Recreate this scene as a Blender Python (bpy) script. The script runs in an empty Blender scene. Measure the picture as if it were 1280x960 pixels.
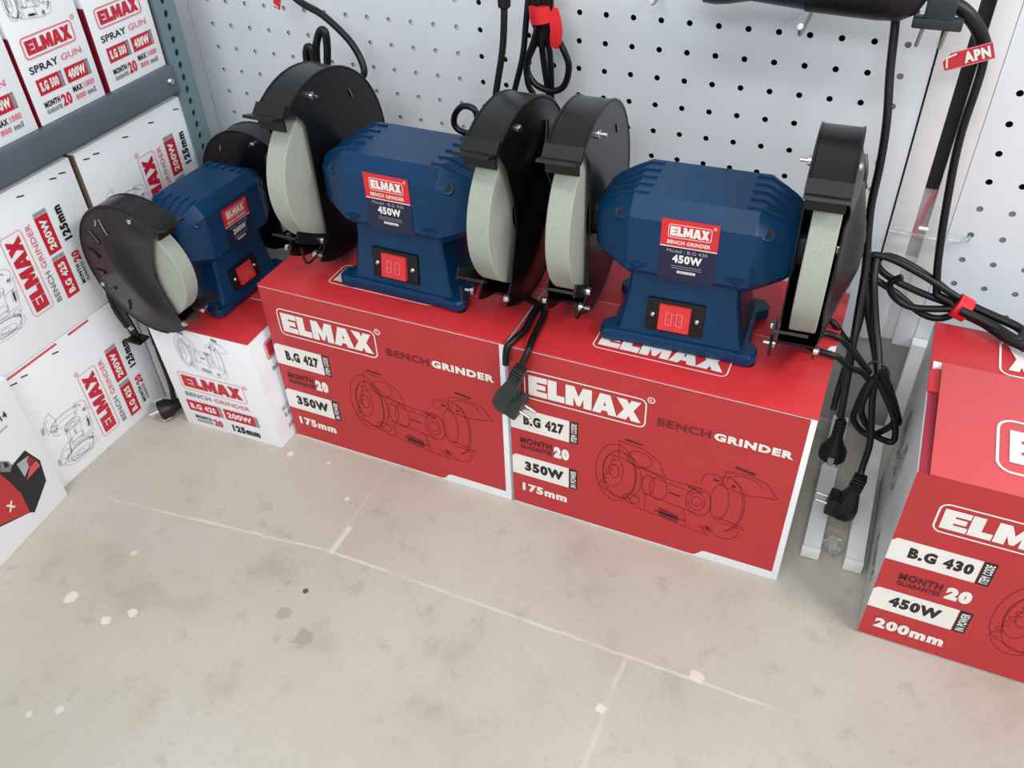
import bpy, bmesh, math, random
from mathutils import Vector, Matrix
from mathutils.geometry import tessellate_polygon
random.seed(4)
C = bpy.context.scene.collection
S = bpy.context.scene
# ------------------------------------------------------------------ camera, light, exposure
cd = bpy.data.cameras.new('camera'); cam = bpy.data.objects.new('camera', cd); C.objects.link(cam)
cd.sensor_width = 36.0; cd.lens = 1081.04 / 1280 * 36.0; cd.clip_start = 0.02
def cam_pose(loc, yaw, pitch, roll):
    yaw, pitch, roll = map(math.radians, (yaw, pitch, roll))
    f = Vector((math.sin(yaw) * math.cos(pitch), math.cos(yaw) * math.cos(pitch), -math.sin(pitch)))
    r = Vector((math.cos(yaw), -math.sin(yaw), 0)); u = r.cross(f)
    r2 = math.cos(roll) * r + math.sin(roll) * u; u2 = -math.sin(roll) * r + math.cos(roll) * u
    m = Matrix((r2, u2, -f)).transposed().to_4x4(); m.translation = loc
    cam.matrix_world = m
cam_pose((0.32383, -1.21052, 1.02240), -25.4959, 39.9387, -2.6080)
S.camera = cam
S.view_settings.view_transform = 'Standard'; S.view_settings.look = 'None'
S.view_settings.gamma = 1.0; S.view_settings.use_curve_mapping = False
S.view_settings.exposure = 0.0
W = bpy.data.worlds.new('world'); S.world = W; W.use_nodes = True
W.node_tree.nodes['Background'].inputs[0].default_value = (0.92, 0.97, 1.0, 1)
W.node_tree.nodes['Background'].inputs[1].default_value = 0.70
def lamp(name, loc, size, power, col, rot=(0, 0, 0)):
    l = bpy.data.lights.new(name, 'AREA'); l.shape = 'RECTANGLE'; l.size, l.size_y = size; l.energy = power; l.color = col
    o = bpy.data.objects.new(name, l); C.objects.link(o); o.location = loc; o.rotation_euler = rot
    return o
lamp('overhead_light', (0.0, -1.7, 2.7), (1.6, 0.35), 17, (1.0, 0.99, 0.97))
lamp('overhead_light', (2.3, -1.1, 2.3), (0.5, 1.4), 44, (1.0, 0.99, 0.98), (0, math.radians(40), 0))  # unseen lamp, put to the right and tilted to brighten the left cartons
lamp('overhead_light', (0.4, -3.4, 2.6), (1.8, 0.6), 34, (1.0, 0.99, 0.97), (math.radians(35), 0, 0))  # unseen lamp, tilted at the wall as added frontal fill

# ------------------------------------------------------------------ materials
def srgb(c):
    return tuple((x / 12.92 if x <= 0.04045 else ((x + 0.055) / 1.055) ** 2.4) for x in [v / 255 for v in c]) + (1,)
def mat(name, col, rough=0.5, metal=0.0, noise=0.04, scale=40, bump=0.0, coat=0.0, trans=0.0, spec=0.5):
    m = bpy.data.materials.new(name); m.use_nodes = True
    nt = m.node_tree; b = nt.nodes['Principled BSDF']
    b.inputs['Roughness'].default_value = rough; b.inputs['Metallic'].default_value = metal
    b.inputs['Specular IOR Level'].default_value = spec
    b.inputs['Coat Weight'].default_value = coat; b.inputs['Coat Roughness'].default_value = 0.15
    b.inputs['Transmission Weight'].default_value = trans
    tc = nt.nodes.new('ShaderNodeTexCoord'); n = nt.nodes.new('ShaderNodeTexNoise')
    n.inputs['Scale'].default_value = scale; n.inputs['Detail'].default_value = 4
    nt.links.new(tc.outputs['Object'], n.inputs['Vector'])
    r = nt.nodes.new('ShaderNodeMix'); r.data_type = 'RGBA'
    c = srgb(col)
    r.inputs[6].default_value = tuple(min(1, x * (1 - noise * 2)) for x in c[:3]) + (1,)
    r.inputs[7].default_value = tuple(min(1, x * (1 + noise * 2)) for x in c[:3]) + (1,)
    nt.links.new(n.outputs['Fac'], r.inputs[0]); nt.links.new(r.outputs[2], b.inputs['Base Color'])
    if bump:
        bp = nt.nodes.new('ShaderNodeBump'); bp.inputs['Strength'].default_value = bump; bp.inputs['Distance'].default_value = 0.001
        nt.links.new(n.outputs['Fac'], bp.inputs['Height']); nt.links.new(bp.outputs[0], b.inputs['Normal'])
    return m
M = {
 'panel': mat('white_panel_paint', (230, 237, 244), .45, noise=.012, scale=3),
 'trim': mat('white_trim_paint', (232, 233, 236), .4, noise=.02, scale=8),
 'footw': mat('white_foot_paint', (238, 240, 240), .4, noise=.03, scale=20),
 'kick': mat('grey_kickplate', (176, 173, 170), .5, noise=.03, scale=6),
 'dark': mat('black_and_cavity_shade', (22, 22, 26), .8),  # black parts, and shade put into holes and gaps as colour
 'grey': mat('grey_backing', (186, 184, 180), .7),
 'steel': mat('slate_steel', (84, 96, 106), .42, noise=.08, scale=18),
 'post': mat('teal_grey_steel', (108, 132, 140), .4, noise=.06, scale=18),
 'red': mat('red_carton_print', (190, 48, 53), .42, noise=.03, scale=30, bump=.04),
 'redtop': mat('red_carton_lid', (206, 50, 56), .4, noise=.03, scale=30, bump=.04),
 'redpale': mat('pale_red_carton', (216, 84, 88), .5, noise=.03, scale=30, bump=.04),  # paler red than the other lids
 'redside': mat('dark_red_carton', (158, 34, 56), .5, noise=.03, scale=30),
 'white': mat('white_carton', (243, 246, 251), .5, noise=.015, scale=12),
 'greyc': mat('glossy_grey_carton', (192, 190, 192), .28, noise=.10, scale=9),
 'kraft': mat('brown_corrugated', (120, 92, 74), .8, noise=.1, scale=200),
 'ink': mat('black_ink', (30, 30, 34), .5),
 'inkred': mat('maroon_ink', (120, 24, 34), .5),
 'inkdark': mat('dark_brown_red_ink', (84, 20, 26), .5),
 'inkgrey': mat('grey_ink', (176, 178, 182), .5),
 'inkgrey2': mat('mid_grey_ink', (128, 132, 134), .5),
 'inkfaint': mat('faint_grey_ink', (206, 209, 213), .5),
 'pred': mat('red_ink', (200, 36, 56), .5),
 'ppink': mat('pale_red_ink', (224, 130, 142), .5),
 'pwhite': mat('white_ink', (240, 238, 234), .5),
 'blue': mat('blue_enamel', (9, 55, 94), .28, noise=.05, scale=25, coat=.04, spec=.26),
 'navy': mat('navy_label', (20, 24, 62), .35),
 'lred': mat('bright_red_label', (222, 40, 48), .35),
 'black': mat('black_paint', (12, 12, 14), .32, noise=.1, scale=30, coat=.06, spec=.4),
 'blackp': mat('matt_black_plastic', (16, 17, 19), .42, noise=.06, scale=60, spec=.4),
 'cable': mat('black_cable_rubber', (13, 13, 15), .42, noise=.06, scale=80, spec=.4),
 'plug': mat('dark_grey_plug', (38, 44, 48), .4, noise=.05, scale=80),
 'stone': mat('grey_abrasive', (165, 170, 160), .95, noise=.10, scale=420, bump=.5),
 'chrome': mat('zinc_steel', (205, 205, 205), .22, metal=1.0),
 'switch': mat('red_switch_plastic', (222, 52, 56), .28, noise=.02),
 'velcro': mat('red_hook_tape', (226, 34, 42), .6, noise=.05, scale=200),
 'tag': mat('red_paper_tag', (202, 48, 60), .45),
 'teal': mat('dark_teal_plastic', (18, 42, 58), .4, noise=.05),
 'wire': mat('grey_wire', (150, 150, 152), .35, metal=.6),
 'clear': mat('clear_plastic', (245, 245, 248), .08, trans=.92, noise=0),
 'pink': mat('pink_wire_sleeve', (226, 120, 130), .5),
}

def floor_mat():
    m = bpy.data.materials.new('polished_concrete'); m.use_nodes = True
    nt = m.node_tree; N = nt.nodes; L = nt.links; b = N['Principled BSDF']; b.inputs['Roughness'].default_value = .42
    geo = N.new('ShaderNodeNewGeometry')
    def noise(scale, detail=4, rough=.55):
        n = N.new('ShaderNodeTexNoise'); n.inputs['Scale'].default_value = scale; n.inputs['Detail'].default_value = detail
        n.inputs['Roughness'].default_value = rough; L.new(geo.outputs['Position'], n.inputs['Vector']); return n.outputs['Fac']
    def ramp(fac, p0, p1, c0=0, c1=1):
        r = N.new('ShaderNodeMapRange'); r.inputs[1].default_value = p0; r.inputs[2].default_value = p1
        r.inputs[3].default_value = c0; r.inputs[4].default_value = c1; r.clamp = True; L.new(fac, r.inputs[0]); return r.outputs[0]
    def mix(fac, a, c):
        x = N.new('ShaderNodeMix'); x.data_type = 'RGBA'
        if isinstance(fac, float): x.inputs[0].default_value = fac
        else: L.new(fac, x.inputs[0])
        for i, v in ((6, a), (7, c)):
            if isinstance(v, tuple): x.inputs[i].default_value = v
            else: L.new(v, x.inputs[i])
        return x.outputs[2]
    def math_(op, a, c):
        x = N.new('ShaderNodeMath'); x.operation = op
        for i, v in ((0, a), (1, c)):
            if isinstance(v, (int, float)): x.inputs[i].default_value = v
            else: L.new(v, x.inputs[i])
        return x.outputs[0]
    sep = N.new('ShaderNodeSeparateXYZ'); L.new(geo.outputs['Position'], sep.inputs[0])
    col = mix(ramp(noise(2.2), .35, .68), srgb((196, 190, 179)), srgb((181, 174, 162)))
    col = mix(ramp(noise(9, 5, .6), .56, .72, 0, .5), col, srgb((160, 151, 138)))
    col = mix(ramp(noise(24, 3), .60, .72, 0, .35), col, srgb((150, 142, 132)))
    col = mix(ramp(noise(160, 3), .5, .8, 0, .25), col, srgb((150, 142, 128)))
    # pale worn joints: one along the wall direction, one across it (offset on either side)
    def joint(d, wdt, amt, extra=None):
        f = ramp(d, wdt, wdt * .35, 0, 1)
        f = math_('MULTIPLY', f, ramp(noise(14, 4), .36, .55, .15, amt))
        if extra is not None: f = math_('MULTIPLY', f, extra)
        return f
    wob = math_('MULTIPLY', math_('SUBTRACT', noise(30, 2), .5), .006)
    yl = math_('ADD', math_('ADD', sep.outputs[1], .5685), wob)
    slope = math_('MULTIPLY', math_('MAXIMUM', math_('SUBTRACT', -.30, sep.outputs[0]), 0), .115)
    d1 = math_('ABSOLUTE', math_('ADD', yl, slope), 0)
    ext = math_('MULTIPLY', ramp(sep.outputs[0], -.74, -.68), ramp(sep.outputs[0], .42, .30))
    col = mix(joint(d1, .0032, .7, ext), col, srgb((222, 216, 196)))
    d2 = math_('ABSOLUTE', math_('ADD', math_('SUBTRACT', sep.outputs[0], .168), wob), 0)
    col = mix(joint(d2, .0048, .40, ramp(sep.outputs[1], -.565, -.58)), col, srgb((220, 214, 198)))
    d3 = math_('ABSOLUTE', math_('ADD', math_('SUBTRACT', sep.outputs[0], -.303), wob), 0)
    col = mix(joint(d3, .004, .22, ramp(sep.outputs[1], -.66, -.6)), col, srgb((214, 208, 194)))
    st = math_('MULTIPLY', math_('MULTIPLY', ramp(math_('ABSOLUTE', math_('ADD', sep.outputs[0], .2965), 0), .0055, .003), ramp(sep.outputs[1], -.574, -.570)), ramp(sep.outputs[1], -.512, -.518))
    col = mix(math_('MULTIPLY', st, ramp(noise(40, 3), .3, .5, .3, .8)), col, srgb((222, 216, 204)))
    # paint specks
    for (x, y, rr, cc) in SPOTS:
        v = N.new('ShaderNodeVectorMath'); v.operation = 'DISTANCE'; v.inputs[1].default_value = (x, y, 0)
        L.new(geo.outputs['Position'], v.inputs[0])
        dd = math_('ADD', v.outputs['Value'], math_('MULTIPLY', math_('SUBTRACT', noise(60, 2), .5), rr * 1.6))
        col = mix(ramp(dd, rr, rr * .7, 0, .85), col, srgb(cc))
    L.new(col, b.inputs['Base Color'])
    L.new(ramp(noise(12, 3), .3, .7, .34, .55), b.inputs['Roughness'])
    return m
PALE = (226, 222, 212)
SPOTS = [(-.605, -.784, .011, PALE), (-.527, -.796, .0085, PALE), (-.502, -.771, .0085, PALE),
         (.262, -.563, .010, (224, 216, 200)), (.162, -.652, .007, PALE), (-.479, -.415, .006, PALE), (-.405, -.410, .004, PALE), (-.332, -.468, .005, PALE),
         (-.577, -.684, .006, (212, 206, 194)), (-.483, -.924, .006, (214, 208, 196)), (-.515, -.944, .006, (214, 208, 196)),
         (-.292, -.6445, .0045, (50, 40, 34)), (-.252, -.712, .016, (162, 155, 146)), (-.30, -.69, .012, (166, 159, 149))]

# ------------------------------------------------------------------ mesh helpers
class MB:
    def __init__(self): self.v = []; self.f = []; self.mi = []; self.mats = []
    def m(self, key):
        if key not in self.mats: self.mats.append(key)
        return self.mats.index(key)
    def add(self, verts, faces, key, T=None):
        b = len(self.v); k = self.m(key)
        self.v += [tuple(T @ Vector(p)) if T is not None else tuple(p) for p in verts]
        self.f += [tuple(b + i for i in f) for f in faces]; self.mi += [k] * len(faces)
    def box(self, x0, x1, y0, y1, z0, z1, key, T=None, bev=0.0):
        if bev <= 0:
            v = [(x, y, z) for z in (z0, z1) for y in (y0, y1) for x in (x0, x1)]
            f = [(0, 2, 3, 1), (4, 5, 7, 6), (0, 1, 5, 4), (2, 6, 7, 3), (0, 4, 6, 2), (1, 3, 7, 5)]
            self.add(v, f, key, T); return
        bm = bmesh.new(); bmesh.ops.create_cube(bm, size=1)
        for q in bm.verts: q.co = Vector(((x0 + x1) / 2 + q.co.x * (x1 - x0), (y0 + y1) / 2 + q.co.y * (y1 - y0), (z0 + z1) / 2 + q.co.z * (z1 - z0)))
        bmesh.ops.bevel(bm, geom=bm.edges[:], offset=bev, segments=2, profile=.6, affect='EDGES')
        self.bm(bm, key, T)
    def bm(self, bm, key, T=None):
        bm.verts.index_update()
        self.add([q.co for q in bm.verts], [tuple(q.index for q in f.verts) for f in bm.faces], key, T); bm.free()
    def loft(self, rings, key, T=None, caps=True):
        n = len(rings[0]); v = [p for r in rings for p in r]; f = []
        for i in range(len(rings) - 1):
            for j in range(n):
                a, b = i * n + j, i * n + (j + 1) % n
                f.append((a, b, b + n, a + n))
        if caps: f += [tuple(range(n))[::-1], tuple((len(rings) - 1) * n + j for j in range(n))]
        self.add(v, f, key, T)
    def prism(self, poly, z0, z1, key, T=None):
        self.loft([[(x, y, z0) for x, y in poly], [(x, y, z1) for x, y in poly]], key, T)
    def lathe(self, prof, key, T=None, n=32):      # profile (r, h) about Z
        self.loft([[(r * math.cos(2 * math.pi * k / n), r * math.sin(2 * math.pi * k / n), h) for k in range(n)] for r, h in prof], key, T)
    def tube(self, pts, r, key, n=10, closed=False, smooth=6, T=None, taper=None):
        P = [Vector(p) for p in pts]
        if smooth > 1:
            Q = []; m = len(P); rng = m if closed else m - 1
            for i in range(rng):
                p0, p1, p2, p3 = (P[(i - 1) % m] if closed or i > 0 else P[0] * 2 - P[1]), P[i], P[(i + 1) % m], (P[(i + 2) % m] if closed or i + 2 < m else P[-1] * 2 - P[-2])
                for s in range(smooth):
                    t = s / smooth
                    Q.append(.5 * ((2 * p1) + (p2 - p0) * t + (2 * p0 - 5 * p1 + 4 * p2 - p3) * t * t + (3 * p1 - p0 - 3 * p2 + p3) * t ** 3))
            if not closed: Q.append(P[-1])
            P = Q
        m = len(P); rings = []; up = None
        for i in range(m):
            d = (P[(i + 1) % m] - P[i - 1]) if closed else (P[min(i + 1, m - 1)] - P[max(i - 1, 0)])
            d.normalize()
            if up is None: up = d.orthogonal().normalized()
            up = (up - d * up.dot(d)).normalized(); w = d.cross(up)
            rr = r if taper is None else r * (taper[0] + (taper[1] - taper[0]) * i / (m - 1))
            rings.append([P[i] + (up * math.cos(2 * math.pi * k / n) + w * math.sin(2 * math.pi * k / n)) * rr for k in range(n)])
        if closed: rings.append(rings[0])
        self.loft(rings, key, T, caps=not closed)
    def build(self, name, parent=None, angle=35, T=None):
        me = bpy.data.meshes.new(name); me.from_pydata([tuple(p) for p in self.v], [], self.f)
        for k in self.mats: me.materials.append(M[k] if isinstance(k, str) else k)
        me.polygons.foreach_set('material_index', self.mi)
        bm = bmesh.new(); bm.from_mesh(me); bmesh.ops.remove_doubles(bm, verts=bm.verts[:], dist=1e-6)
        bmesh.ops.recalc_face_normals(bm, faces=bm.faces[:]); bm.to_mesh(me); bm.free()
        if angle: me.shade_smooth(); me.set_sharp_from_angle(angle=math.radians(angle))
        o = bpy.data.objects.new(name, me); C.objects.link(o)
        if parent is not None: o.parent = parent
        if T is not None: o.matrix_local = T
        return o
def thing(name, label, cat, loc=(0, 0, 0), rotz=0, group=None, scale=1):
    o = bpy.data.objects.new(name, None); C.objects.link(o); o.empty_display_size = .05
    o.location = loc; o.rotation_euler = (0, 0, math.radians(rotz)); o.scale = (scale,) * 3
    return tag(o, label, cat, group)
def tag(o, label, cat, group=None):
    o['label'] = label; o['category'] = cat
    if group: o['group'] = group
    return o
def struct(o): o['kind'] = 'structure'; return o
def dup(root, loc, label):
    r = root.copy(); C.objects.link(r); r.location = loc; r['label'] = label
    def kids(a, b):
        for ch in [x for x in bpy.data.objects if x.parent == a]:
            c = ch.copy(); C.objects.link(c); c.parent = b; c.matrix_parent_inverse = ch.matrix_parent_inverse.copy(); kids(ch, c)
    kids(root, r); return r

# flat print on a face: a frame (origin, u, v) and its outward normal; each layer sits a hair further out
_tc = {}
def text_geo(s, bold=0.0):
    k = (s, bold)
    if k in _tc: return _tc[k]
    cu = bpy.data.curves.new('t', 'FONT'); cu.body = s; cu.offset = bold; cu.resolution_u = 3; cu.space_character = 1.0 + bold * 3
    ob = bpy.data.objects.new('t', cu); C.objects.link(ob); bpy.context.view_layer.update()
    me = bpy.data.meshes.new_from_object(ob.evaluated_get(bpy.context.evaluated_depsgraph_get()))
    v = [(p.co.x, p.co.y) for p in me.vertices]; f = [tuple(p.vertices) for p in me.polygons]
    bpy.data.objects.remove(ob); bpy.data.curves.remove(cu); bpy.data.meshes.remove(me)
    x0, x1 = min(a for a, _ in v), max(a for a, _ in v); y0, y1 = min(b for _, b in v), max(b for _, b in v)
    _tc[k] = ([((a - x0) / (x1 - x0), (b - y0) / (y1 - y0)) for a, b in v], f); return _tc[k]
ELM = [[(0,0),(28.5,0),(28.5,10),(13,10),(13,13.5),(26,13.5),(26,22.5),(13,22.5),(13,26),(28.5,26),(28.5,36),(0,36)],
       [(29.7,0),(55,0),(55,11.5),(43,11.5),(43,36),(29.7,36)],
       [(56.5,36),(69.5,36),(76,19),(82.5,36),(95.5,36),(95.5,0),(83.5,0),(83.5,16),(78.5,2),(73.5,2),(68.5,16),(68.5,0),(56.5,0)],
       [(96.5,0),(108.8,0),(111.4,8),(112.6,15),(114.5,23),(114.5,36),(107,36)], [(132.5,0),(120.2,0),(117.6,8),(116.4,15),(114.5,23),(114.5,36),(122,36)], [(110.6,6),(118.4,6),(117.6,8),(116.4,15),(112.6,15),(111.4,8)],
       [(129.8+1.5,0),(146,0),(149.5,8),(153,0),(167,0),(156,18.5),(166,36),(152,36),(149.2,29),(146,36),(131,36),(142,18)]]
class Print:
    def __init__(self, o, u, v): 
        self.o, self.u, self.v = Vector(o), Vector(u), Vector(v); self.n = self.u.cross(self.v); self.mb = MB()
    def pt(self, a, b, lay): return self.o + self.u * a + self.v * b + self.n * (.0004 + .00018 * lay)
    def poly(self, pts, key, lay=1):
        v = [self.pt(a, b, lay) for a, b in pts]
        tr = tessellate_polygon([[Vector((a, b, 0)) for a, b in pts]])
        self.mb.add(v, [tuple(t) for t in tr], key)
    def rect(self, a0, b0, a1, b1, key, lay=1): self.poly([(a0, b0), (a1, b0), (a1, b1), (a0, b1)], key, lay)
    def rring(self, a0, b0, a1, b1, r, w, key, lay=2, fill=None):
        def rr(a0, b0, a1, b1, r):
            out = []
            for cx, cy, s in ((a1 - r, b0 + r, -90), (a1 - r, b1 - r, 0), (a0 + r, b1 - r, 90), (a0 + r, b0 + r, 180)):
                for k in range(6): t = math.radians(s + 18 * k); out.append((cx + r * math.cos(t), cy + r * math.sin(t)))
            return out
        A, B = rr(a0, b0, a1, b1, r), rr(a0 + w, b0 + w, a1 - w, b1 - w, max(r - w, r * .3)); n = len(A)
        self.mb.add([self.pt(*p, lay) for p in A + B], [(i, (i + 1) % n, n + (i + 1) % n, n + i) for i in range(n)], key)
        if fill: self.poly(B, fill, lay - 1)
    def text(self, s, a0, b0, a1, b1, key, bold=.02, lay=3, rot=0):
        v, f = text_geo(s, bold)
        if rot: v = [(1 - y, x) for x, y in v]
        self.mb.add([self.pt(a0 + (a1 - a0) * x, b0 + (b1 - b0) * y, lay) for x, y in v], f, key)
    def elmax(self, a0, b0, a1, b1, key, lay=3):
        for p in ELM: self.poly([(a0 + x / 167 * (a1 - a0), b0 + y / 36 * (b1 - b0)) for x, y in p], key, lay)
    def line(self, pts, w, key, lay=2):
        for (x0, y0), (x1, y1) in zip(pts, pts[1:]):
            d = math.hypot(x1 - x0, y1 - y0) or 1; nx, ny = -(y1 - y0) / d * w / 2, (x1 - x0) / d * w / 2
            self.mb.add([self.pt(x0 + nx, y0 + ny, lay), self.pt(x1 + nx, y1 + ny, lay), self.pt(x1 - nx, y1 - ny, lay), self.pt(x0 - nx, y0 - ny, lay)], [(0, 1, 2, 3)], key)
    def ell(self, cx, cy, rx, ry, w, key, t0=0, t1=360, lay=2):
        n = 28; self.line([(cx + rx * math.cos(math.radians(t0 + (t1 - t0) * k / n)), cy + ry * math.sin(math.radians(t0 + (t1 - t0) * k / n))) for k in range(n + 1)], w, key, lay)
    def reg(self, a, b, r, key):
        self.ell(a, b, r, r, r * .35, key); self.text('R', a - r * .4, b - r * .5, a + r * .45, b + r * .5, key, 0)
    def build(self, name, parent): return self.mb.build(name, parent, angle=0)
def drawing(P, u0, v0, w, h, key, key2, lw):   # line drawing of a bench grinder on the carton
    X = lambda a: u0 + a * w; Y = lambda b: v0 + b * h
    e = lambda cx, cy, rx, ry, *t, k=key, l=lw: P.ell(X(cx), Y(cy), rx * w, ry * h, l, k, *t)
    ln = lambda pts, k=key, l=lw: P.line([(X(a), Y(b)) for a, b in pts], l, k)
    e(.12, .48, .12, .42); e(.14, .47, .095, .35); e(.17, .46, .10, .33, -100, 100); e(.10, .5, .06, .24); e(.11, .5, .028, .10)
    for k in range(7): e(.045 + .012 * k, .25 + .075 * k, .02, .03, 90, 300)
    ln([(.13, .96), (.13, .74), (.24, .66), (.40, .62), (.36, .82), (.27, .93), (.13, .96)]); e(.25, .77, .07, .11); ln([(.16, 1.0), (.26, .985)], key2, lw * 3.4)
    ln([(.26, .68), (.38, .60), (.60, .60), (.62, .55)]); ln([(.28, .30), (.60, .22)]); ln([(.34, .56), (.56, .52)]); e(.37, .43, .05, .17); e(.31, .44, .035, .14)
    ln([(.53, .585), (.61, .545)], key2, lw * 2.5); ln([(.43, .42), (.50, .405)], key2, lw * 2.5)
    e(.60, .40, .07, .20); e(.59, .40, .045, .13); e(.59, .40, .03, .07)
    e(.735, .46, .10, .40, -80, 110); e(.77, .46, .075, .36, -95, 95); e(.71, .48, .05, .26); e(.66, .72, .06, .13, 0, 190)
    ln([(.72, .93), (.70, .72), (.84, .68), (1.0, .74), (.94, .90), (.84, .96), (.72, .93)]); e(.82, .82, .09, .10, 0, 200); ln([(.76, 1.02), (.865, .99)], key2, lw * 4)
    ln([(.19, .20), (.24, .06), (.52, -.02), (.68, -.06), (.62, .05)]); ln([(.30, .28), (.30, .08)]); ln([(.52, .24), (.55, .0)])
    P.poly([(X(.385), Y(.03)), (X(.50), Y(.0)), (X(.50), Y(.11)), (X(.385), Y(.15))], key, 2); ln([(.36, .09), (.54, .055)], key2, lw * 2)
    e(.22, .16, .05, .07); e(.67, .04, .03, .03); ln([(.66, .05), (.68, .04)], key2, lw * 4); e(.75, .10, .09, .14, 180, 380); ln([(.70, .26), (.86, .20), (.86, .17), (.72, .19)])
    ln([(.66, .78), (.69, .77)], key2, lw * 4); ln([(.76, .76), (.78, .75)], key2, lw * 4); ln([(.05, .2), (.16, .12)])

# ------------------------------------------------------------------ setting: floor, perforated wall panels, slotted post
mb = MB(); mb.box(-2.4, 2.6, -3.0, .10, -.06, 0, 'trim'); fl = struct(mb.build('floor', angle=0)); fl.data.materials.clear(); fl.data.materials.append(floor_mat())

def perforated(name, a0, a1, b0, b1, cols, rows, r, fn, key, parent=None, depth=.0012, n=14, ry=None):
    """sheet in the (a,b) plane with real round holes; fn maps (a, b, depth) to a point"""
    mb = MB(); ca = sorted(cols); rb = sorted(rows); ry = ry or r
    ea = [a0] + [(x + y) / 2 for x, y in zip(ca, ca[1:])] + [a1]; eb = [b0] + [(x + y) / 2 for x, y in zip(rb, rb[1:])] + [b1]
    for i, cx in enumerate(ca):
        for j, cy in enumerate(rb):
            x0, x1, y0, y1 = ea[i], ea[i + 1], eb[j], eb[j + 1]
            per = [(x0, y0), ((x0 + x1) / 2, y0), (x1, y0), (x1, (y0 + y1) / 2), (x1, y1), ((x0 + x1) / 2, y1), (x0, y1), (x0, (y0 + y1) / 2)]
            ang = [math.atan2(q - cy, p - cx) for p, q in per]
            hole = [(cx + r * math.cos(a), cy + ry * math.sin(a)) for t in range(8) for a in (ang[t], (ang[t] + (ang[(t + 1) % 8] + (2 * math.pi if ang[(t + 1) % 8] < ang[t] else 0))) / 2)]
            v = [fn(p, q, 0) for p, q in per] + [fn(p, q, 0) for p, q in hole] + [fn(p, q, depth) for p, q in hole]
            f = []
            for t in range(8):
                h0, h1, h2 = 8 + 2 * t, 8 + 2 * t + 1, 8 + (2 * t + 2) % 16
                f += [(t, h1, h0), (t, (t + 1) % 8, h1), ((t + 1) % 8, h2, h1)]
            for t in range(16): f.append((8 + t, 8 + (t + 1) % 16, 24 + (t + 1) % 16, 24 + t))
            mb.add(v, f, key)
    # folded edges
    for e in (a0, a1):
        mb.add([fn(e, b0, 0), fn(e, b1, 0), fn(e, b1, .018), fn(e, b0, .018)], [(0, 1, 2, 3)], key)
    for e in (b0, b1):
        mb.add([fn(a0, e, 0), fn(a1, e, 0), fn(a1, e, .018), fn(a0, e, .018)], [(0, 1, 2, 3)], key)
    return mb.build(name, parent, angle=0)
rowz = [.6329 - .04 * r for r in range(-12, 12)]
back = lambda a, b, d: (a, d, b)
struct(perforated('wall_back', -.845, .354, .18, 1.135, [.04 * c for c in range(-20, 9)], rowz, .0042, back, 'panel'))
struct(perforated('wall_back_left', -1.60, -.847, .18, 1.135, [-.88 - .04 * k for k in range(18)], rowz, .0042, back, 'panel'))
struct(perforated('wall_back_right', .433, 1.40, .176, 1.135, [.461 + .04 * k for k in range(23)], [z - .0045 for z in rowz], .0044, back, 'panel'))
mb = MB(); mb.box(-.30, .31, .030, .036, 0, 1.2, 'dark'); mb.box(.31, .350, .0058, .036, .19, 1.13, 'grey'); struct(mb.build('hole_shade_centre', angle=0))  # made-up backing: dark colour shades the holes, grey strip keeps the edge ones paler
mb = MB(); mb.box(-2.0, -.30, .0052, .009, .19, 1.13, 'white'); struct(mb.build('hole_pale_left', angle=0))  # made-up white sheet close behind, so these holes look pale
mb = MB(); mb.box(.436, 1.39, .0055, .009, .19, .445, 'grey'); mb.box(.43, 1.5, .030, .036, 0, .5, 'dark'); mb.box(.43, 1.5, .030, .036, .5, 1.2, 'dark'); struct(mb.build('hole_tone_right', angle=0))  # made-up backing: grey sheet pales the lower holes, dark sheets shade the rest
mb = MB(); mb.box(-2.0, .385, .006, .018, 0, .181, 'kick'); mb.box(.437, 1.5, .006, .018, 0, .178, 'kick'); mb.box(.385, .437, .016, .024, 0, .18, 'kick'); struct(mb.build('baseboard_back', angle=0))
# slotted upright between the panels: white flanges, black channel above, grey channel below, its foot painted whiter as if lit
mb = MB(); mb.box(.3565, .3872, -.002, .02, .185, 1.135, 'trim', bev=.001); mb.box(.4045, .4315, -.002, .02, .185, 1.135, 'trim', bev=.001)
mb.box(.3541, .3564, .0015, .02, .185, 1.135, 'dark'); mb.box(.4316, .4329, .001, .02, .185, 1.135, 'kick'); mb.box(.385, .407, .012, .020, .185, .335, 'footw'); mb.box(.385, .407, .010, .020, .335, .4455, 'grey'); mb.box(.385, .407, .004, .02, .4455, 1.135, 'dark')  # dark and grey seam fills put the shade of the gaps into colour
struct(mb.build('trim_1', angle=30))
mb = MB(); mb.tube([(.404, .006, .452), (.3985, .007, .425), (.394, .008, .395), (.3905, .008, .372)], .0022, 'pink', n=8)
tag(mb.build('red_wire'), 'thin pinkish red wire lying in the grey slot between the wall panels', 'wire')
mb = MB(); mb.box(.431, .4565, -.024, -.003, .002, .206, 'footw', bev=.002); struct(mb.build('trim_2', angle=30))
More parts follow.
